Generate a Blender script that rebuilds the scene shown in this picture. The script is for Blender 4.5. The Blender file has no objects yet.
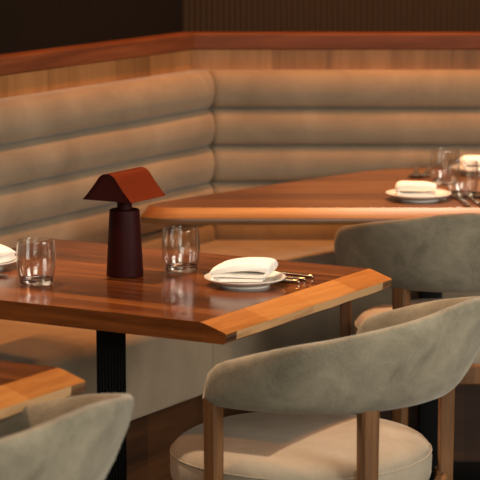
import bpy, bmesh, random
from math import *
from mathutils import Vector, Matrix, noise
random.seed(4)
C = bpy.context.scene.collection
PI = pi

# ------------------------------------------------------------------ materials
def lin(c):
    return tuple((x/12.92 if x <= .04045 else ((x+.055)/1.055)**2.4) for x in c)

def srgb(r, g, b):
    return lin((r/255, g/255, b/255)) + (1,)

def new_mat(name):
    m = bpy.data.materials.new(name); m.use_nodes = True
    nt = m.node_tree
    return m, nt, nt.nodes['Principled BSDF']

def ramp(nt, fac, stops):
    r = nt.nodes.new('ShaderNodeValToRGB')
    while len(r.color_ramp.elements) < len(stops):
        r.color_ramp.elements.new(.5)
    for e, (p, c) in zip(r.color_ramp.elements, stops):
        e.position = p; e.color = c
    nt.links.new(fac, r.inputs[0])
    return r.outputs[0]

def coords(nt, scale, rot=(0, 0, 0)):
    t = nt.nodes.new('ShaderNodeTexCoord'); mp = nt.nodes.new('ShaderNodeMapping')
    mp.inputs['Scale'].default_value = scale; mp.inputs['Rotation'].default_value = rot
    nt.links.new(t.outputs['Object'], mp.inputs[0])
    return mp.outputs[0]

def mnoise(nt, vec, scale, detail=4, rough=.55, dist=0):
    n = nt.nodes.new('ShaderNodeTexNoise')
    n.inputs['Scale'].default_value = scale; n.inputs['Detail'].default_value = detail
    n.inputs['Roughness'].default_value = rough; n.inputs['Distortion'].default_value = dist
    nt.links.new(vec, n.inputs['Vector'])
    return n.outputs[0]

def mth(nt, op, a, b=None):
    n = nt.nodes.new('ShaderNodeMath'); n.operation = op
    for i, v in enumerate((a, b)):
        if v is None: continue
        if isinstance(v, (int, float)): n.inputs[i].default_value = v
        else: nt.links.new(v, n.inputs[i])
    return n.outputs[0]

def bump(nt, b, h, strength, dist=.002):
    n = nt.nodes.new('ShaderNodeBump'); n.inputs['Strength'].default_value = strength
    n.inputs['Distance'].default_value = dist
    nt.links.new(h, n.inputs['Height']); nt.links.new(n.outputs[0], b.inputs['Normal'])

def wood(name, dark, mid, light, grain='x', rough=.35, plank=0, plank_axis='y', plank_amt=.5, fine=1.0, spec=.5, coat=0, knots=0.0):
    m, nt, b = new_mat(name)
    s = {'x': (1.6, 22, 22), 'y': (22, 1.6, 22), 'z': (22, 22, 1.6)}[grain]
    v = coords(nt, s)
    n1 = mnoise(nt, v, 1.0*fine, 5, .6, .6+knots)
    v2 = coords(nt, tuple(k*5 for k in s))
    n2 = mnoise(nt, v2, 1.0*fine, 3, .6)
    f = mth(nt, 'ADD', mth(nt, 'MULTIPLY', n1, .75), mth(nt, 'MULTIPLY', n2, .25))
    if plank:
        t = nt.nodes.new('ShaderNodeTexCoord'); sp = nt.nodes.new('ShaderNodeSeparateXYZ')
        nt.links.new(t.outputs['Object'], sp.inputs[0])
        fl = mth(nt, 'FLOOR', mth(nt, 'MULTIPLY', sp.outputs[plank_axis.upper()], plank))
        w = nt.nodes.new('ShaderNodeTexWhiteNoise'); w.noise_dimensions = '1D'
        nt.links.new(mth(nt, 'ADD', fl, 7.3), w.inputs['W'])
        f = mth(nt, 'ADD', f, mth(nt, 'MULTIPLY', mth(nt, 'SUBTRACT', w.outputs[0], .5), plank_amt))
    col = ramp(nt, f, [(.25, dark), (.5, mid), (.75, light)])
    nt.links.new(col, b.inputs['Base Color'])
    b.inputs['Roughness'].default_value = rough
    b.inputs['Specular IOR Level'].default_value = spec
    b.inputs['Coat Weight'].default_value = coat
    b.inputs['Coat Roughness'].default_value = .18
    bump(nt, b, n2, .12, .001)
    return m

def suede(name, a, c, blotch=7, sheen=.25, amt=1.0):
    m, nt, b = new_mat(name)
    v = coords(nt, (1, 1, 1))
    n1 = mnoise(nt, v, blotch, 5, .62, .5)
    n2 = mnoise(nt, v, 260, 2, .5)
    f = mth(nt, 'ADD', mth(nt, 'MULTIPLY', n1, .8), mth(nt, 'MULTIPLY', n2, .2))
    col = ramp(nt, f, [(.32, a), (.68, c)])
    nt.links.new(col, b.inputs['Base Color'])
    b.inputs['Roughness'].default_value = .92
    b.inputs['Specular IOR Level'].default_value = .15
    b.inputs['Sheen Weight'].default_value = sheen
    b.inputs['Sheen Roughness'].default_value = .45
    b.inputs['Sheen Tint'].default_value = (1, .93, .84, 1)
    bump(nt, b, n2, .25, .0012)
    return m

def plain(name, col, rough=.5, metal=0, spec=.5, coat=0, noise_amt=0):
    m, nt, b = new_mat(name)
    v = coords(nt, (1, 1, 1))
    n = mnoise(nt, v, 40, 3)
    d = tuple(x*(1-noise_amt) for x in col[:3])+(1,)
    nt.links.new(ramp(nt, n, [(.3, d), (.7, col)]), b.inputs['Base Color'])
    b.inputs['Roughness'].default_value = rough; b.inputs['Metallic'].default_value = metal
    b.inputs['Specular IOR Level'].default_value = spec; b.inputs['Coat Weight'].default_value = coat
    return m

M = {}
M['top'] = wood('walnut_tabletop', srgb(42, 19, 8), srgb(92, 46, 17), srgb(146, 84, 36), 'x', .22, 9, 'y', .30, spec=.4, coat=.3)
M['topC'] = wood('walnut_corner_tabletop', srgb(70, 42, 23), srgb(102, 65, 36), srgb(130, 88, 52), 'x', .34, 9, 'y', .22, spec=.5, coat=.15)
M['band'] = wood('pale_oak_edge', srgb(140, 84, 38), srgb(176, 110, 52), srgb(200, 136, 72), 'y', .4, 5.5, 'y', .28, spec=.45, knots=1.5)
M['bandC'] = wood('pale_oak_edge_corner_table', srgb(124, 78, 42), srgb(148, 98, 54), srgb(168, 118, 72), 'x', .4, 0, spec=.4)
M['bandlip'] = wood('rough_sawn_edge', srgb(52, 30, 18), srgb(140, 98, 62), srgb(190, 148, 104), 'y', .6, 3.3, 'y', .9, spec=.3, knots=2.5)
M['leg'] = wood('walnut_chair_leg', srgb(66, 42, 25), srgb(112, 76, 46), srgb(148, 106, 68), 'z', .42, spec=.4, knots=1.2)
M['ledge'] = wood('red_brown_ledge', srgb(72, 38, 21), srgb(106, 60, 36), srgb(136, 82, 50), 'x', .55, spec=.2)
M['panel'] = wood('veneer_panel', srgb(122, 80, 44), srgb(154, 104, 60), srgb(178, 126, 78), 'z', .5, 6, 'x', .35, spec=.35)
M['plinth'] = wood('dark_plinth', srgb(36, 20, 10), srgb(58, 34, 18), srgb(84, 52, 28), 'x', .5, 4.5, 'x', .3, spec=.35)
M['floor'] = wood('dark_floor', srgb(38, 26, 18), srgb(54, 38, 26), srgb(70, 50, 36), 'y', .5, 7, 'x', .4, spec=.35)
M['bench'] = suede('greige_suede_bench', srgb(132, 116, 96), srgb(162, 145, 122), 5)
M['chair'] = suede('greige_suede_chair', srgb(108, 100, 85), srgb(165, 154, 132), 10, .3)
M['seat'] = suede('greige_suede_seat', srgb(144, 130, 112), srgb(172, 158, 138), 6, .25)
M['black'] = plain('matt_black_metal', srgb(14, 13, 13), .55, 0, .2)
M['lampbase'] = plain('burgundy_lacquer', srgb(46, 8, 8), .55, 0, .12, 0, .1)
M['shade'] = plain('copper_red_lacquer', srgb(166, 68, 36), .16, .6, .5, .8, .08)
M['shadein'] = plain('burgundy_inner', srgb(56, 14, 14), .5, 0, .3)
M['china'] = plain('white_china', srgb(236, 230, 220), .18, 0, .5, .3, .01)
M['linen'] = plain('white_linen', srgb(244, 240, 232), .9, 0, .1, 0, .03)
M['steel'] = plain('polished_steel', srgb(190, 182, 170), .2, 1, .5)
def glass_mat():
    m, nt, b = new_mat('clear_glass')
    b.inputs['Transmission Weight'].default_value = 1; b.inputs['Roughness'].default_value = 0.0
    b.inputs['IOR'].default_value = 1.5; b.inputs['Base Color'].default_value = (1, 1, 1, 1)
    return m
def thin_glass_mat():
    # thin-walled clear glass: straight transmission and a Fresnel reflection
    m, nt, b = new_mat('thin_clear_glass')
    t = nt.nodes.new('ShaderNodeBsdfTransparent'); t.inputs[0].default_value = (.985, .985, .98, 1)
    g = nt.nodes.new('ShaderNodeBsdfGlossy'); g.inputs['Roughness'].default_value = .03
    f = nt.nodes.new('ShaderNodeLayerWeight'); f.inputs[0].default_value = .5
    mx = nt.nodes.new('ShaderNodeMixShader')
    nt.links.new(mth(nt, 'ADD', mth(nt, 'MULTIPLY', mth(nt, 'POWER', f.outputs['Facing'], 2.6), .95), .075), mx.inputs[0])
    nt.links.new(t.outputs[0], mx.inputs[1]); nt.links.new(g.outputs[0], mx.inputs[2])
    nt.links.new(mx.outputs[0], nt.nodes['Material Output'].inputs['Surface'])
    return m
M['glass'] = glass_mat(); M['thin_glass'] = thin_glass_mat()
def ribbed_wall(name, a, c, freq, axis):
    m, nt, b = new_mat(name)
    t = nt.nodes.new('ShaderNodeTexCoord'); sp = nt.nodes.new('ShaderNodeSeparateXYZ')
    nt.links.new(t.outputs['Object'], sp.inputs[0])
    s = mth(nt, 'SINE', mth(nt, 'MULTIPLY', sp.outputs[axis], freq*2*pi))
    n = mnoise(nt, coords(nt, (1, 1, 1)), 60, 3)
    f = mth(nt, 'ADD', mth(nt, 'MULTIPLY', mth(nt, 'ADD', s, 1), .35), mth(nt, 'MULTIPLY', n, .3))
    nt.links.new(ramp(nt, f, [(.1, a), (.9, c)]), b.inputs['Base Color'])
    b.inputs['Roughness'].default_value = .85; b.inputs['Specular IOR Level'].default_value = .15
    bump(nt, b, s, .4, .003)
    return m
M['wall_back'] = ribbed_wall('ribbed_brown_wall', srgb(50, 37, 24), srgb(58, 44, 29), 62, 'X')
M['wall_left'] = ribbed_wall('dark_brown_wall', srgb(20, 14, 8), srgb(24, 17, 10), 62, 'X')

# ------------------------------------------------------------------ helpers
def obj(name, bm, mat, parent=None, smooth=True, angle=35, loc=None, rotz=None):
    bmesh.ops.recalc_face_normals(bm, faces=bm.faces[:])
    me = bpy.data.meshes.new(name); bm.to_mesh(me); bm.free()
    me.materials.append(M[mat])
    if smooth:
        for p in me.polygons: p.use_smooth = True
        me.set_sharp_from_angle(angle=radians(angle))
    o = bpy.data.objects.new(name, me); C.objects.link(o)
    if parent: o.parent = parent
    if loc: o.location = loc
    if rotz is not None: o.rotation_euler = (0, 0, rotz)
    return o

def tag(o, label, cat, group=None):
    o['label'] = label; o['category'] = cat
    if group: o['group'] = group
    return o

def thing(name, label, cat, loc, rotz=0, group=None):
    o = bpy.data.objects.new(name, None); C.objects.link(o)
    o.empty_display_size = .1
    o.location = loc; o.rotation_euler = (0, 0, rotz)
    return tag(o, label, cat, group)

def copy_tree(o, parent=None):
    c = o.copy(); C.objects.link(c)
    if parent: c.parent = parent
    for ch in list(o.children): copy_tree(ch, c)
    return c

def struct(o):
    o['kind'] = 'structure'; return o

def box(bm, x0, x1, y0, y1, z0, z1, bev=0, seg=2):
    vs = [bm.verts.new((x, y, z)) for z in (z0, z1) for x, y in ((x0, y0), (x1, y0), (x1, y1), (x0, y1))]
    fs = [bm.faces.new([vs[i] for i in q]) for q in ((3, 2, 1, 0), (4, 5, 6, 7), (0, 1, 5, 4), (1, 2, 6, 5), (2, 3, 7, 6), (3, 0, 4, 7))]
    if bev:
        es = list({e for f in fs for e in f.edges})
        bmesh.ops.bevel(bm, geom=es, offset=bev, segments=seg, affect='EDGES', profile=.5)
    return bm

def loft(bm, rings, closed=True, cap=True):
    R = [[bm.verts.new(p) for p in r] for r in rings]
    n = len(R[0])
    for a, b in zip(R, R[1:]):
        for i in range(n if closed else n-1):
            j = (i+1) % n
            bm.faces.new((a[i], a[j], b[j], b[i]))
    if cap and closed:
        bm.faces.new(R[0][::-1]); bm.faces.new(R[-1])
    return bm

def lathe(bm, prof, seg=40, close=False):
    rings = []
    for r, z in prof:
        rings.append([(max(r, 1e-5)*cos(2*PI*i/seg), max(r, 1e-5)*sin(2*PI*i/seg), z) for i in range(seg)])
    loft(bm, rings, True, False)
    bmesh.ops.remove_doubles(bm, verts=bm.verts[:], dist=1e-4)
    return bm

def prism(bm, poly, z0, z1, bev=0):
    a = [bm.verts.new((x, y, z0)) for x, y in poly]; b = [bm.verts.new((x, y, z1)) for x, y in poly]
    n = len(poly)
    ft = bm.faces.new(b); bm.faces.new(a[::-1])
    for i in range(n):
        bm.faces.new((a[i], a[(i+1) % n], b[(i+1) % n], b[i]))
    return bm

def smoothstep(t):
    t = min(1, max(0, t)); return t*t*(3-2*t)

def catmull(pts, n):
    P = [Vector(p) for p in pts]; out = []
    for i in range(len(P)-1):
        p0 = P[max(i-1, 0)]; p1 = P[i]; p2 = P[i+1]; p3 = P[min(i+2, len(P)-1)]
        for k in range(n):
            t = k/n
            out.append(.5*((2*p1)+(-p0+p2)*t+(2*p0-5*p1+4*p2-p3)*t*t+(-p0+3*p1-3*p2+p3)*t**3))
    out.append(P[-1]); return out

# ------------------------------------------------------------------ layout
# The bench wall on the left runs along U (60 deg from the back wall); Q points from the room to that wall.
U = Vector((.5, sqrt(3)/2)); Q = Vector((-sqrt(3)/2, .5))
def W(u, q): return U*u + Q*q
WALL_ROT = radians(60)
YB = 6.90                    # front of the back bolsters
PL = 3.517                   # front of the left bolsters, measured along Q
CX = -.077                   # plan corner of the bolster fronts
U0 = (Vector((CX, YB))).dot(U)

# left wall frame: local x = along U towards the corner, local y = Q (into the wall)
def left_parent(name, label, cat):
    p = W(U0, PL); return thing(name, label, cat, (p.x, p.y, 0), WALL_ROT)
def back_parent(name, label, cat):
    return thing(name, label, cat, (CX, YB, 0), 0)

# wall run helper: a profile of (s, z) swept along the wall with a mitred corner end.
# side=-1: left wall, x from -length to the corner;  side=+1: back wall, x from the corner to +length
def run_mesh(prof, side, length, step=.06, wob=0, crease=0, start=None, end_s=None, far_round=0):
    bm = bmesh.new()
    sc = sum(p[0] for p in prof)/len(prof); zc = sum(p[1] for p in prof)/len(prof)
    t0 = 0 if start is None else start
    ts = []
    if crease: ts = [0, .002, .005, .009, .014, .022]
    else: ts = [0]
    k = ts[-1]+step
    while k < length-t0-1e-6: ts.append(k); k += step
    tail = length-t0
    ts.append(tail)
    if far_round:
        ts = [t for t in ts if t < tail-.026] + [tail-.025, tail-.015, tail-.008, tail-.003, tail]
    rings = []
    for t in ts:
        shr = 0
        if crease and t < .018: shr = crease*(1-sqrt(max(0, 1-(1-t/.018)**2)))
        if far_round and tail-t < .03: shr = max(shr, far_round*(1-sqrt(max(0, 1-(1-(tail-t)/.03)**2))))
        ring = []
        for s, z in prof:
            s2 = s+(sc*1.0+.02-s)*shr; z2 = z+(zc-z)*shr
            miter = (.57735*s2)*max(0, 1-t/.3) if start is None else 0
            x = side*(t0+t) + (miter if side < 0 else -miter)
            if wob:
                q = noise.noise(Vector((x*3.1, z*9, side*5.0)))*wob+noise.noise(Vector((x*11, z*20, side*2.0)))*wob*.4
                f = min(1, max(0, (.03-s2)/.05))
                s2 -= q*f
            ring.append((x, s2, z2))
        rings.append(ring)
    loft(bm, rings)
    return bm

def make_bolster_profile(z0, z1, depth=.048):
    hz = (z1-z0)/2; zc = (z0+z1)/2; n = 14; pr = []
    for i in range(n+1):
        a = -PI/2+PI*i/n
        pr.append((.030-depth*abs(cos(a))**.6, zc+hz*.998*(1 if sin(a) >= 0 else -1)*abs(sin(a))**.95))
    return pr

def seat_profile(front, back, z0, z1, r=.035):
    pr = [(back, z0), (front+.012, z0)]
    pr += [(front+.012*(1-sin(a)), z0+.012*(1-cos(a))) for a in (PI/4, PI/2)]
    for i in range(7):
        a = PI/2*i/6
        pr.append((front+r*(1-cos(a)), z1-r+r*sin(a)))
    for k in range(1, 6):
        t = k/6; pr.append((front+r+(back-front-r)*t, z1+.006*sin(PI*t)))
    pr.append((back, z1))
    return pr

ZB = [.486, .588, .690, .792, .896, 1.001]
SEAT_S = PL-2.99            # seat depth in front of the bolsters
def banquette(side, root, length):
    for k in range(5):
        b = obj('bolster', run_mesh(make_bolster_profile(ZB[k], ZB[k+1]), side, length, wob=.0022, crease=.26), 'bench', root, angle=60)
    obj('back_board', run_mesh([(.0285, .10), (.098, .10), (.098, .995), (.0285, .995)], side, length, .5), 'bench', root, False)
    return root

LB = banquette(-1, left_parent('banquette', 'long suede banquette with stacked horizontal bolsters along the left wall', 'banquette'), 3.2)
BB = banquette(1, back_parent('banquette', 'suede banquette with stacked horizontal bolsters along the far back wall', 'banquette'), 2.6)
# seat cushions: the left bench has a seam, the back bench is one run
sp = seat_profile(-SEAT_S, .05, .320, .527)
SEAM = U0-5.05
obj('seat_cushion', run_mesh(sp, -1, SEAM-.001, .08, wob=.0), 'bench', LB, angle=40)
obj('seat_cushion', run_mesh(sp, -1, 3.2, .08, start=SEAM+.001), 'bench', LB, angle=40)
obj('seat_cushion', run_mesh(sp, 1, 2.6, .08), 'bench', BB, angle=40)
pp = [(-SEAT_S+.045, 0), (.05, 0), (.05, .319), (-SEAT_S+.045, .319)]
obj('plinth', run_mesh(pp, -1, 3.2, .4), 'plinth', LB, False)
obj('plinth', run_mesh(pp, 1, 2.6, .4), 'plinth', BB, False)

# setting: panel, ledge, upper walls, floor
def setting(name, prof, side, length, mat, step=.4, smooth=False):
    if side < 0:
        p = W(U0, PL); loc, rz = (p.x, p.y, 0), WALL_ROT
    else:
        loc, rz = (CX, YB, 0), 0
    return struct(obj(name, run_mesh(prof, side, length, step), mat, None, smooth, 30, loc, rz))
panel = [(.10, .86), (.118, .86), (.118, 1.052), (.10, 1.052)]
setting('trim_1', panel, -1, 3.2, 'panel'); setting('trim_2', panel, 1, 2.6, 'panel')
def ledge_profile():
    s0, s1, z0, z1, r = .088, .145, 1.052, 1.0975, .006
    pr = [(s1, z0), (s0+r*.6, z0), (s0, z0+r*.6)]
    for i in range(5):
        a = PI/2*i/4
        pr.append((s0+r*(1-cos(a)), z1-r+r*sin(a)))
    pr.append((s1, z1)); return pr
setting('trim_3', ledge_profile(), -1, 3.2, 'ledge', smooth=True)
setting('trim_4', ledge_profile(), 1, 2.6, 'ledge', smooth=True)
wallp = [(.1455, 0), (.25, 0), (.25, 2.75), (.1455, 2.75)]
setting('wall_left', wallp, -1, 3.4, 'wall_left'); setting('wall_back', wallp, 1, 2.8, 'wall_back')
# floor
bm = bmesh.new()
c0 = Vector((CX, YB)) + Vector((-.57735, 1))*.25
poly = [(c0.x, c0.y), ((c0-U*4.6).x, (c0-U*4.6).y), (-3.2, -1.2), (3.2, -1.2), (3.2, c0.y)]
prism(bm, poly[::-1], -.05, 0)
struct(obj('floor', bm, 'floor', None, False))

bm = bmesh.new(); prism(bm, poly[::-1], 2.8, 2.85)
M['ceiling'] = plain('warm_white_ceiling', srgb(196, 186, 170), .9, 0, .1, 0, .04)
struct(obj('ceiling', bm, 'ceiling', None, False))

# ------------------------------------------------------------------ tables beside the left bench
# local +x = towards the chair, local +y = along the bench
E_ROT = radians(-30)
def bench_table(u_mid, q_edge, length, width, label, post_q):
    q_mid = post_q
    p = W(u_mid, q_mid)
    root = thing('dining_table', label, 'table', (p.x, p.y, 0), E_ROT, 'tables along the left bench')
    x1 = q_mid-q_edge                     # where the walnut ends and the pale edge begins
    x0 = x1-length
    h = width/2
    bm = bmesh.new(); box(bm, x0, x1, -h, h, .702, .74)
    es = [e for e in bm.edges if all(abs(v.co.x-x1) > 1e-4 for v in e.verts) or False]
    bmesh.ops.bevel(bm, geom=[e for e in es if all(v.co.z > .739 for v in e.verts)], offset=.003, segments=2, affect='EDGES')
    obj('tabletop', bm, 'top', root, angle=40)
    # sloping pale edge
    bm = bmesh.new()
    n = 28; rings = []
    for i in range(n+1):
        y = -h+.0005+(2*h-.001)*i/n
        wv = noise.noise(Vector((y*9, u_mid, 0)))*.0025
        rings.append([(x1+.0006, y, .702), (x1+.0006, y, .7398), (x1+.010, y, .7380), (x1+.054+wv, y, .7238), (x1+.0565+wv, y, .7215), (x1+.0555+wv*2, y, .7055), (x1+.050+wv*3, y, .702)])
    loft(bm, rings)
    o = obj('edge_band', bm, 'band', root, angle=50)
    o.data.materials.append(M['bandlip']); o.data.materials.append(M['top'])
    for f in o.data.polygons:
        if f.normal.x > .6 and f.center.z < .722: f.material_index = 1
        if abs(f.normal.y) > .8: f.material_index = 2
    # ribbed square post, black
    bm = bmesh.new()
    m = 9; w = .029; pts = []
    corners = [(-w, -w), (w, -w), (w, w), (-w, w)]
    for k in range(4):
        a = Vector(corners[k]); b = Vector(corners[(k+1) % 4]); nrm = Vector(((b-a).y, -(b-a).x)).normalized()
        for j in range(m*2):
            t = j/(m*2); pp_ = a+(b-a)*t
            if j % 2: pp_ = pp_-nrm*.0022
            pts.append(pp_)
    loft(bm, [[(q.x, q.y, z) for q in pts] for z in (.012, .7015)])
    bmesh.ops.rotate(bm, verts=bm.verts[:], cent=(0, 0, 0), matrix=Matrix.Rotation(radians(30), 3, 'Z'))
    obj('post', bm, 'black', root, False)
    bm = bmesh.new(); box(bm, -.21, .21, -.21, .21, 0, .012, .003); obj('base_plate', bm, 'black', root)
    bm = bmesh.new(); box(bm, -.16, .16, -.12, .12, .694, .7018); obj('mounting_plate', bm, 'black', root, False)
    return root
bench_table(4.272, 2.354, .805, .69, 'walnut dining table under the red lamp, with a sloping pale front edge', 2.775)
bench_table(3.111, 2.354, .805, .69, 'walnut table corner with pale edge showing at the lower left', 2.74)

# corner table at the back
def rounded(poly, radii, seg=7):
    out = []; n = len(poly)
    for i in range(n):
        p = Vector(poly[i]); a = Vector(poly[i-1]); b = Vector(poly[(i+1) % n]); r = radii[i]
        if r == 0: out.append(p); continue
        da = (a-p).normalized(); db = (b-p).normalized()
        p1 = p+da*r; p2 = p+db*r
        for k in range(seg+1):
            t = k/seg; out.append(p1*(1-t)**2+p*2*t*(1-t)+p2*t*t)
    return out
root = thing('dining_table', 'large walnut corner table with pale front edge in front of the back bench', 'table', (.49, 6.43, 0), 0)
polyC = [(-.28, 6.062), (1.28, 6.062), (1.28, 6.62), (1.02, 6.84), (.42, 6.84), (.02, 6.41)]
inner = [q-Vector((.49, 6.43)) for q in rounded(polyC, [.14, .08, .12, .12, .16, .12])]
cnt = len(inner)
def offset_poly(pl, fn):
    out = []
    n = len(pl)
    for i in range(n):
        a = pl[i-1]; b = pl[(i+1) % n]; t = (b-a).normalized(); nn = Vector((t.y, -t.x))
        out.append(pl[i]+nn*fn(nn))
    return out
def bandw(nn): return .006+.030*smoothstep((-nn.y+.25)/1.0)
outer = offset_poly(inner, bandw)
mid = offset_poly(inner, lambda nn: bandw(nn)*.96)
bm = bmesh.new(); prism(bm, [(q.x, q.y) for q in inner], .703, .74); obj('tabletop', bm, 'topC', root, angle=30)
bm = bmesh.new()
inn = offset_poly(inner, lambda nn: .0006)
rings = [[(q.x, q.y, .703) for q in inn], [(q.x, q.y, .7398) for q in inn], [(q.x, q.y, .7195) for q in mid],
         [(q.x, q.y, .717) for q in outer], [(q.x, q.y, .706) for q in outer], [(q.x, q.y, .703) for q in mid]]
rings.append(rings[0])
loft(bm, rings, True, False); bmesh.ops.remove_doubles(bm, verts=bm.verts[:], dist=1e-5)
o = obj('edge_band', bm, 'bandC', root, angle=40)
o.data.materials.append(M['topC'])
for f in o.data.polygons:
    if f.center.z < .718: f.material_index = 1
bm = bmesh.new(); box(bm, -.028, .028, -.128, -.072, .012, .702, .004); obj('post', bm, 'black', root)
bm = bmesh.new(); box(bm, -.24, .24, -.24, .03, 0, .012, .003); obj('base_plate', bm, 'black', root)
bm = bmesh.new(); box(bm, -.3, .3, -.15, .15, .69, .7028); obj('mounting_plate', bm, 'black', root, False)

# ------------------------------------------------------------------ chairs: local +x = backwards, y = across
TOPS = [(0, .93), (10, .90), (20, .82), (38, .68), (55, .52), (62, .455), (70, .36), (80, .235), (90, .11), (101, 0)]
def lerp_tab(x, tab):
    for (a, p), (b, q) in zip(tab, tab[1:]):
        if x <= b: return p+(q-p)*max(0, (x-a)/(b-a))
    return tab[-1][1]
def chair_shell():
    bm = bmesh.new()
    TH = radians(101); n = 56; rings = []
    for i in range(n+1):
        u = -1+2*i/n
        th = TH*u; au = abs(u)
        rear = cos(th/2)**2 if au < 1 else cos(TH/2)**2
        k = smoothstep((rear-.36)/.64)           # 0 at the arm tips, 1 at the back
        z0 = .612-.004*k
        z1 = .685+.128*lerp_tab(abs(degrees(th)), TOPS)
        Ro0 = .284+.006*k                          # outer radius at the bottom edge
        Ro1 = .290+.085*k**1.3                       # outer radius at the top edge
        tk = .042+.006*k
        # rounded tip
        e = (1-au)*TH*.28/.055
        tip = sqrt(max(0, 1-(1-min(1, e))**2))
        tip = max(tip, .08)
        zc = z0+(z1-z0)*.42*max(.35, tip)
        hz0 = (zc-z0); hz1 = (z1-zc)*tip; tkk = tk*max(tip, .45)
        # cross section, rounded slab leaning outwards
        sec = []
        m = 22
        for j in range(m):
            a = 2*PI*j/m
            cx = abs(cos(a))**.55*(1 if cos(a) >= 0 else -1); sz = abs(sin(a))**.55*(1 if sin(a) >= 0 else -1)
            z = zc+(hz1 if sz > 0 else hz0)*sz
            f = (z-z0)/(z1-z0)
            bul = .006*sin(PI*min(1, max(0, f)))
            ro = Ro0+(Ro1-Ro0)*f+bul
            # the back is thinner near its top edge
            tt = tkk*(1-.30*max(0, f-.3))
            r = ro-tk/2+cx*tt/2
            sec.append((r*cos(th), r*sin(th), z))
        rings.append(sec)
    loft(bm, rings)
    return bm

def leg_mesh(th, r_top, r_bot, wt, wb, ztop):
    bm = bmesh.new(); rings = []
    for k in range(11):
        t = k/10; z = ztop*t
        f = t
        r = r_bot+(r_top-r_bot)*f - .006*sin(PI*t)
        w = wb+(wt-wb)*f; d = w*.82
        c, s = cos(th), sin(th)
        ring = []
        for a, b in ((-1, -.7), (-.7, -1), (.7, -1), (1, -.7), (1, .7), (.7, 1), (-.7, 1), (-1, .7)):
            x = r+a*d/2; y = b*w/2
            ring.append((x*c-y*s, x*s+y*c, z))
        rings.append(ring)
    loft(bm, rings); return bm

def seat_round(prof, seg=64, sq=.06):
    bm = bmesh.new(); rings = []
    for r, z in prof:
        ring = []
        for i in range(seg):
            a = 2*PI*i/seg
            k = 1+sq*(abs(sin(2*a))**2)*.5
            ring.append((r*k*cos(a)-.008, r*k*sin(a), z))
        rings.append(ring)
    loft(bm, rings); return bm

def make_chair(label):
    root = thing('dining_chair', label, 'chair', (0, 0, 0), 0, 'curved back dining chairs')
    R = .2435
    pr = [(R-.012, .4222), (R-.003, .426), (R, .438), (R+.001, .465), (R-.001, .480), (R-.005, .488), (R-.012, .496), (R-.024, .503), (R-.045, .508), (R-.09, .511), (R-.15, .513), (R-.2, .5135), (.012, .514)]
    st = obj('seat', seat_round(pr), 'seat', root, angle=60)
    # piping
    bm = bmesh.new(); seg = 72; rings = []
    for i in range(seg+1):
        a = 2*PI*i/seg; k = 1+.06*(abs(sin(2*a))**2)*.5
        ring = []
        for j in range(8):
            b = 2*PI*j/8; r = (R-.0004)*k+.0015*cos(b)
            ring.append((r*cos(a)-.008, r*sin(a), .480+.0015*sin(b)))
        rings.append(ring)
    loft(bm, rings, True, False); bmesh.ops.remove_doubles(bm, verts=bm.verts[:], dist=1e-5)
    obj('piping', bm, 'seat', st)
    pr = [(.17, .390), (.228, .390), (.232, .393), (.232, .4217), (.17, .4217)]
    obj('seat_frame', seat_round(pr), 'leg', root, angle=30)
    bm = bmesh.new(); rings = []
    for i in range(25):
        a = radians(-40+80*i/24)
        rings.append([(q*cos(a), q*sin(a), z) for q, z in ((.252, .393), (.270, .393), (.273, .396), (.273, .435), (.270, .438), (.252, .438))])
    loft(bm, rings); obj('rear_rail', bm, 'leg', root, angle=30)
    obj('backrest', chair_shell(), 'chair', root, angle=70)
    for th, r, w in ((33.5, .270, .036), (-33.5, .270, .036), (97, .268, .033), (-97, .268, .033)):
        obj('leg', leg_mesh(radians(th), r, r+.012, w, w*.8, .625), 'leg', root, angle=30)
    return root
chair = make_chair('suede dining chair with its whole curved back and round seat in the foreground')
chair.location = (.1235, 4.65, 0); chair.rotation_euler = (0, 0, E_ROT-radians(3))
c2 = copy_tree(chair); c2.location = (.520, 5.89, 0); c2.rotation_euler = (0, 0, radians(-90))
c2['label'] = 'suede dining chair at the corner table, half hidden behind the foreground chair'
c3 = copy_tree(chair); c3.location = (-.522, 3.774, 0); c3.rotation_euler = (0, 0, E_ROT)
c3['label'] = 'suede chair back cut off at the lower left corner, pulled up to the near table'

# ------------------------------------------------------------------ lamp
lp = W(4.288, 2.750)
lamp = thing('table_lamp', 'small burgundy cordless table lamp with folded copper-red shade', 'lamp', (lp.x, lp.y, .7402), E_ROT)
bm = bmesh.new()
lathe(bm, [(0, 0), (.036, 0), (.0380, .0012), (.0382, .004), (.0312, .134), (.0305, .137), (.028, .1385), (0, .1385)], 48)
obj('base', bm, 'lampbase', lamp, angle=30)
bm = bmesh.new(); lathe(bm, [(0, .1385), (.0155, .1385), (.0155, .176), (0, .176)], 32); obj('neck', bm, 'lampbase', lamp, angle=30)
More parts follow.
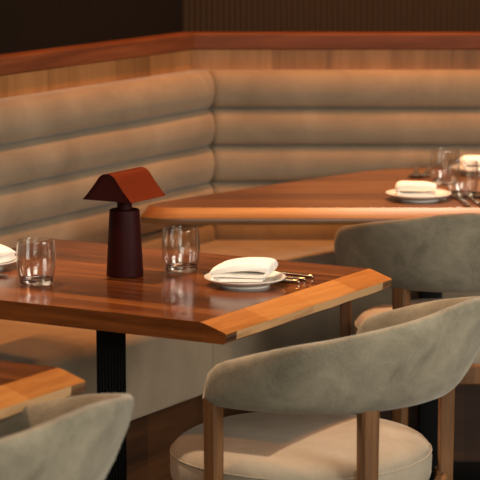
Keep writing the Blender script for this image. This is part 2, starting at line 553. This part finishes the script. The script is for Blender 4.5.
# shade: bent sheet, long axis = local y
def shade_section(off):
    w = .066; zb = .163; zt = .2185; r = .026
    pts = []
    ang = radians(50)                     # slope of the flanks
    # arc of radius r with flanks tangent to it
    zc = zt-r
    arc = [(r*sin(a), zc+r*cos(a)) for a in [(-ang+2*ang*i/12) for i in range(13)]]
    x1, z1 = arc[-1]
    L = (z1-zb)/sin(ang)
    foot = (x1+L*cos(ang), zb)
    fl = []
    for i in range(1, 6):                 # the flanks sag a little, as bent sheet does
        t = i/6; sag = .0010*sin(PI*t)
        fl.append((x1+(foot[0]-x1)*t-sag*sin(ang), z1+(zb-z1)*t-sag*cos(ang)))
    pts = [(-foot[0], zb)]+[(-x, z) for x, z in fl[::-1]]+arc+fl+[(foot[0], zb)]
    out = []
    n = len(pts)
    for i in range(n):
        a = Vector(pts[max(i-1, 0)]); b = Vector(pts[min(i+1, n-1)]); t = (b-a).normalized(); nn = Vector((-t.y, t.x))
        q = Vector(pts[i])-nn*off
        out.append((q.x, q.y))
    return out
so = shade_section(0); si = shade_section(.002)
bm = bmesh.new()
HL = .066
loop = so+si[::-1]
loft(bm, [[(x, y, z) for x, z in loop] for y in (-HL, -HL*.5, 0, HL*.5, HL)])
sh = obj('shade', bm, 'shade', lamp, angle=40)
sh.data.materials.append(M['shadein'])
for f in sh.data.polygons:
    cxz = Vector((f.center.x, f.center.z-.175))
    if Vector((f.normal.x, f.normal.z)).dot(cxz) < -.001 or abs(f.normal.y) > .8: f.material_index = 1
for yy in (-HL+.004, HL-.0055):
    bm = bmesh.new()
    loft(bm, [[(x, y, z) for x, z in si] for y in (yy, yy+.0015)])
    obj('end_panel', bm, 'shadein', lamp, False)

# ------------------------------------------------------------------ tableware
def make_plate(label, loc):
    o = thing('side_plate', label, 'plate', loc, 0, 'white side plates')
    bm = bmesh.new()
    lathe(bm, [(0, .004), (.044, .004), (.046, 0), (.050, 0), (.052, .004), (.066, .0085), (.080, .0145), (.0825, .0165), (.0825, .0182), (.080, .0180), (.066, .0120), (.054, .0082), (.048, .0075), (0, .0075)], 64)
    return bm
def mesh_thing(name, bm, mat, label, cat, loc, rz=0, group=None, angle=45):
    o = obj(name, bm, mat, None, True, angle, loc, rz)
    return tag(o, label, cat, group)
def dup(o, loc, rz, label):
    c = o.copy(); C.objects.link(c); c.location = loc; c.rotation_euler = (0, 0, rz); c['label'] = label; return c
def plate_bm():
    bm = bmesh.new()
    return lathe(bm, [(0, .004), (.044, .004), (.046, 0), (.050, 0), (.052, .004), (.066, .0085), (.080, .0145), (.0825, .0165), (.0825, .0182), (.080, .0180), (.066, .0120), (.054, .0082), (.048, .0075), (0, .0075)], 64)
ZT = .7402
pA = mesh_thing('side_plate', plate_bm(), 'china', 'white side plate under a folded napkin beside the pale edge of the lamp table', 'plate', (.010, 4.972, ZT), 0, 'white side plates')
dup(pA, (-.548, 5.185, ZT), 0, 'white side plate cut off by the left picture edge')
dup(pA, (.447, 6.20, ZT), 0, 'white side plate with rolled napkin at the front of the corner table')
dup(pA, (.652, 6.70, ZT), 0, 'white side plate at the back right of the corner table')

def napkin_bm(kind):
    bm = bmesh.new()
    if kind == 0:     # loosely folded: two flat layers and a puffed top fold
        path = [(.044, .005), (0, .0048), (-.050, .005), (-.0565, .0092), (-.050, .0134), (0, .0134), (.044, .0136), (.0560, .0215), (.046, .0290), (.012, .0305), (-.025, .0265), (-.060, .0180)]
        th = .0092; L = .088
    else:             # rolled
        path = [(.046, .006), (0, .006), (-.040, .0062), (-.0495, .0150), (-.042, .0245), (0, .0250), (.047, .0245)]
        th = .0105; L = .066
    pts = catmull([(a, b, 0) for a, b in path], 5)
    n = len(pts); rings = []
    NY = 12
    for jy in range(NY+1):
        v = -1+2*jy/NY; y = v*L/2
        edge = 1-.35*abs(v)**6
        ring_o, ring_i = [], []
        for i, p in enumerate(pts):
            a = pts[max(i-1, 0)]; b = pts[min(i+1, n-1)]; t = (b-a).normalized(); nn = Vector((-t.y, t.x, 0))
            endf = min(1, .45+.55*min(i, n-1-i)/3)
            f = i/n
            if kind == 0: wide = 1+.95*smoothstep((f-.6)/.1)*(1-.75*smoothstep((f-.86)/.14))
            else: wide = 1+1.0*smoothstep((f-.5)/.15)
            h = th/2*edge*endf*wide
            wx = noise.noise(Vector((y*18, i*.12, 3)))*.0016
            puff = (.003*max(0, 1-((v-.1)/.9)**2)*smoothstep((i/n-.52)/.2) if kind == 0 else 0)
            sk = (y*.12 if kind == 0 else 0)*(p.y/.03)
            q = p+nn*h; r = p-nn*h
            ring_o.append((q.x+wx+sk, y, max(.0006, q.y+puff+wx*.5)))
            ring_i.append((r.x+wx+sk, y, max(.0006, r.y+puff+wx*.5)))
        rings.append(ring_o+ring_i[::-1])
    loft(bm, rings)
    return bm
def add_sub(o, lv=1):
    s = o.modifiers.new('smooth', 'SUBSURF'); s.levels = lv; s.render_levels = lv
nA = mesh_thing('napkin', napkin_bm(0), 'linen', 'folded white napkin on the plate in the middle of the picture', 'napkin', (.008, 4.972, ZT+.0122), radians(-8), 'white folded napkins', 80)
nL = dup(nA, (-.548, 5.185, ZT+.0122), radians(150), 'folded white napkin at the left picture edge behind a tumbler')
nC = mesh_thing('napkin', napkin_bm(1), 'linen', 'rolled white napkin on the plate at the front of the corner table', 'napkin', (.444, 6.20, ZT+.0090), radians(-3), 'white folded napkins', 80)
nD = dup(nC, (.652, 6.70, ZT+.0122), radians(4), 'rolled white napkin behind the two glasses at the right edge')

def make_tumbler(label, loc):
    root = thing('tumbler', label, 'glass', loc, 0, 'clear tumblers')
    bm = bmesh.new()
    lathe(bm, [(.0322, .0010), (.0344, .004), (.0368, .016), (.0390, .032), (.0400, .048), (.0398, .062), (.0386, .078), (.0376, .0885), (.0374, .0900), (.0369, .0906), (.0364, .0900), (.0361, .0885),
               (.0371, .078), (.0383, .062), (.0385, .048), (.0374, .032), (.0350, .018), (.0335, .0125)], 56)
    obj('bowl', bm, 'thin_glass', root, angle=60)
    bm = bmesh.new()
    lathe(bm, [(0, .0022), (.027, .0016), (.0312, .0006), (.0330, .004), (.0336, .010), (.0328, .0122), (.028, .0112), (.015, .0098), (0, .0094)], 56)
    obj('foot', bm, 'glass', root, angle=60)
    return root
g1 = make_tumbler('clear water tumbler to the right of the red lamp', (-.123, 5.140, ZT))
for loc, lab in (((-.412, 4.985, ZT), 'clear water tumbler to the left of the red lamp'),
                 ((.537, 6.50, ZT), 'clear tumbler on the corner table, the farther of the overlapping pair'),
                 ((.561, 6.25, ZT), 'clear tumbler on the corner table, the nearer of the overlapping pair')):
    c = copy_tree(g1); c.location = loc; c['label'] = lab

# cutlery: local +x = handle end
def strip(bm, st):
    """st: (x, half width, z centre, half thickness)"""
    rings = []
    for x, w, z, h in st:
        rings.append([(x, -w, z-h*.5), (x, -w*.6, z-h), (x, w*.6, z-h), (x, w, z-h*.5), (x, w, z+h*.5), (x, w*.6, z+h), (x, -w*.6, z+h), (x, -w, z+h*.5)])
    loft(bm, rings)
def handle():
    return [(-.015, .0022, .0060, .0016), (.02, .0026, .0048, .0018), (.06, .0036, .0036, .0021), (.095, .0047, .0032, .0025), (.107, .0046, .0034, .0025), (.110, .0030, .0036, .0017)]
def fork_bm():
    bm = bmesh.new()
    strip(bm, [(-.058, .0102, .0042, .0008), (-.050, .0110, .0036, .0009), (-.038, .0085, .0040, .0011), (-.026, .0035, .0056, .0014)]+handle())
    for k in range(4):
        y = -.0080+k*.00535
        b2 = bmesh.new(); strip(b2, [(-.098, .0007, .0078, .0006), (-.090, .0014, .0066, .0008), (-.072, .0016, .0048, .0008), (-.0565, .0018, .0042, .0008)])
        bmesh.ops.translate(b2, verts=b2.verts[:], vec=(0, y, 0))
        me = bpy.data.meshes.new('t'); b2.to_mesh(me); b2.free(); bm.from_mesh(me); bpy.data.meshes.remove(me)
    return bm
def knife_bm():
    bm = bmesh.new()
    strip(bm, [(-.112, .0012, .0030, .0005), (-.104, .0055, .0028, .0007), (-.085, .0092, .0026, .0009), (-.05, .0098, .0026, .0011), (-.02, .0075, .0032, .0014), (-.008, .0042, .0036, .0024)]+
          [(.02, .0042, .0036, .0029), (.06, .0048, .0036, .0030), (.095, .0055, .0036, .0030), (.108, .0050, .0036, .0028), (.111, .0032, .0036, .0016)])
    return bm
def spoon_bm():
    bm = bmesh.new()
    strip(bm, [(-.095, .0040, .0062, .0006), (-.090, .0110, .0046, .0008), (-.078, .0170, .0026, .0009), (-.062, .0188, .0018, .0010), (-.046, .0150, .0024, .0010), (-.034, .0080, .0042, .0011), (-.026, .0035, .0056, .0014)]+handle())
    return bm
kn = mesh_thing('knife', knife_bm(), 'steel', 'steel knife behind the plate beside the pale table edge, nearest of three', 'knife', (.022, 5.046, ZT), E_ROT, 'table knives')
fk = mesh_thing('fork', fork_bm(), 'steel', 'steel fork behind the plate on the lamp table, between knife and spoon', 'fork', (.034, 5.074, ZT), E_ROT+radians(1), 'forks')
spn = mesh_thing('spoon', spoon_bm(), 'steel', 'steel spoon behind the plate on the lamp table, farthest of three', 'spoon', (.052, 5.108, ZT), E_ROT, 'spoons')
for o in (kn, fk, spn): o.scale = (1.04, 1.22, 1.25)
# opposite diner, left picture edge
dup(kn, (-.578, 5.120, ZT), E_ROT+PI, 'dark steel knife blade at the left picture edge by the tumbler')
dup(kn, (.548, 6.185, ZT), radians(-84), 'steel knife right of the front plate on the corner table')
dup(fk, (.575, 6.190, ZT), radians(-80), 'steel fork below the near tumbler on the corner table')
dup(spn, (.612, 6.185, ZT), radians(-84), 'steel spoon at the right picture edge on the corner table')
dup(fk, (.506, 6.70, ZT), radians(82), 'dark fork at the back of the corner table, left of the glasses')
dup(spn, (.476, 6.70, ZT), radians(86), 'dark spoon at the back of the corner table, leftmost piece of cutlery')

# ------------------------------------------------------------------ light
def spot(name, loc, target, energy, col, size, blend, radius):
    l = bpy.data.lights.new(name, 'SPOT'); l.energy = energy; l.color = col
    l.spot_size = radians(size); l.spot_blend = blend; l.shadow_soft_size = radius
    o = bpy.data.objects.new(name, l); C.objects.link(o); o.location = loc
    o.rotation_euler = (Vector(target)-Vector(loc)).to_track_quat('-Z', 'Y').to_euler()
    return o
def area(name, loc, target, energy, col, sx, sy):
    l = bpy.data.lights.new(name, 'AREA'); l.energy = energy; l.color = col
    l.shape = 'RECTANGLE'; l.size = sx; l.size_y = sy
    o = bpy.data.objects.new(name, l); C.objects.link(o); o.location = loc
    o.rotation_euler = (Vector(target)-Vector(loc)).to_track_quat('-Z', 'Y').to_euler()
    return o
WHITE = (1.0, .76, .54)
WASH = (1.0, .38, .105)
a = W(4.2, 3.32); b = W(4.2, 2.45)
spot('downlight', (a.x, a.y, 2.75), (b.x, b.y, .72), 240, WHITE, 40, .6, .035)
spot('downlight', (.62, 6.70, 2.75), (.58, 6.33, .74), 190, WHITE, 32, .6, .035)
a = W(3.05, 3.32); b = W(3.05, 2.4)
spot('downlight', (a.x, a.y, 2.75), (b.x, b.y, .72), 120, WHITE, 40, .6, .035)
for u in (5.9, 5.3, 3.3):
    a = W(u, 3.2); b = W(u, 2.78)
    spot('wall_washer', (a.x, a.y, 2.75), (b.x, b.y, .7), 60 if u < 4 else 62, WASH, 88, .9, .06)
for x in (.15, 1.3):
    spot('wall_washer', (x, 6.58, 2.75), (x, 6.54, .7), 74, WASH, 95, .9, .06)
a = W(5.8, 3.28); b = W(4.46, 3.05)
spot('added_seat_spot', (a.x, a.y, 1.46), (b.x, b.y, .5), 60, WASH, 30, .7, .05)  # added unseen spot brightening the seat under the table, no fitting on the wall
area('neutral_fill', (3.4, 2.4, 2.1), (0, 4.8, .6), 115, (1.0, .98, .88), 1.8, 1.6)  # neutral daylight, as from a window on the right
area('neutral_fill', (.8, -2.2, 2.4), (0, 6.5, .8), 150, (1.0, .97, .84), 3.0, 1.6)  # unseen fill added behind the camera to lift the bolsters, not a window

w = bpy.data.worlds.new('World'); bpy.context.scene.world = w; w.use_nodes = True
bg = w.node_tree.nodes['Background']; bg.inputs[0].default_value = (.75, .62, .5, 1); bg.inputs[1].default_value = .05

# ------------------------------------------------------------------ camera
cam = bpy.data.cameras.new('camera'); co = bpy.data.objects.new('camera', cam); C.objects.link(co)
cam.sensor_width = 36; cam.lens = 187.5
co.location = (0, 0, 1.62); co.rotation_euler = (PI/2-atan(396/2500), 0, 0)
cam.dof.use_dof = True; cam.dof.focus_distance = 5.06; cam.dof.aperture_fstop = 8
cam.clip_end = 60
s = bpy.context.scene; s.camera = co
s.view_settings.view_transform = 'Standard'; s.view_settings.look = 'None'
s.view_settings.exposure = 0; s.view_settings.gamma = 1; s.view_settings.use_curve_mapping = False
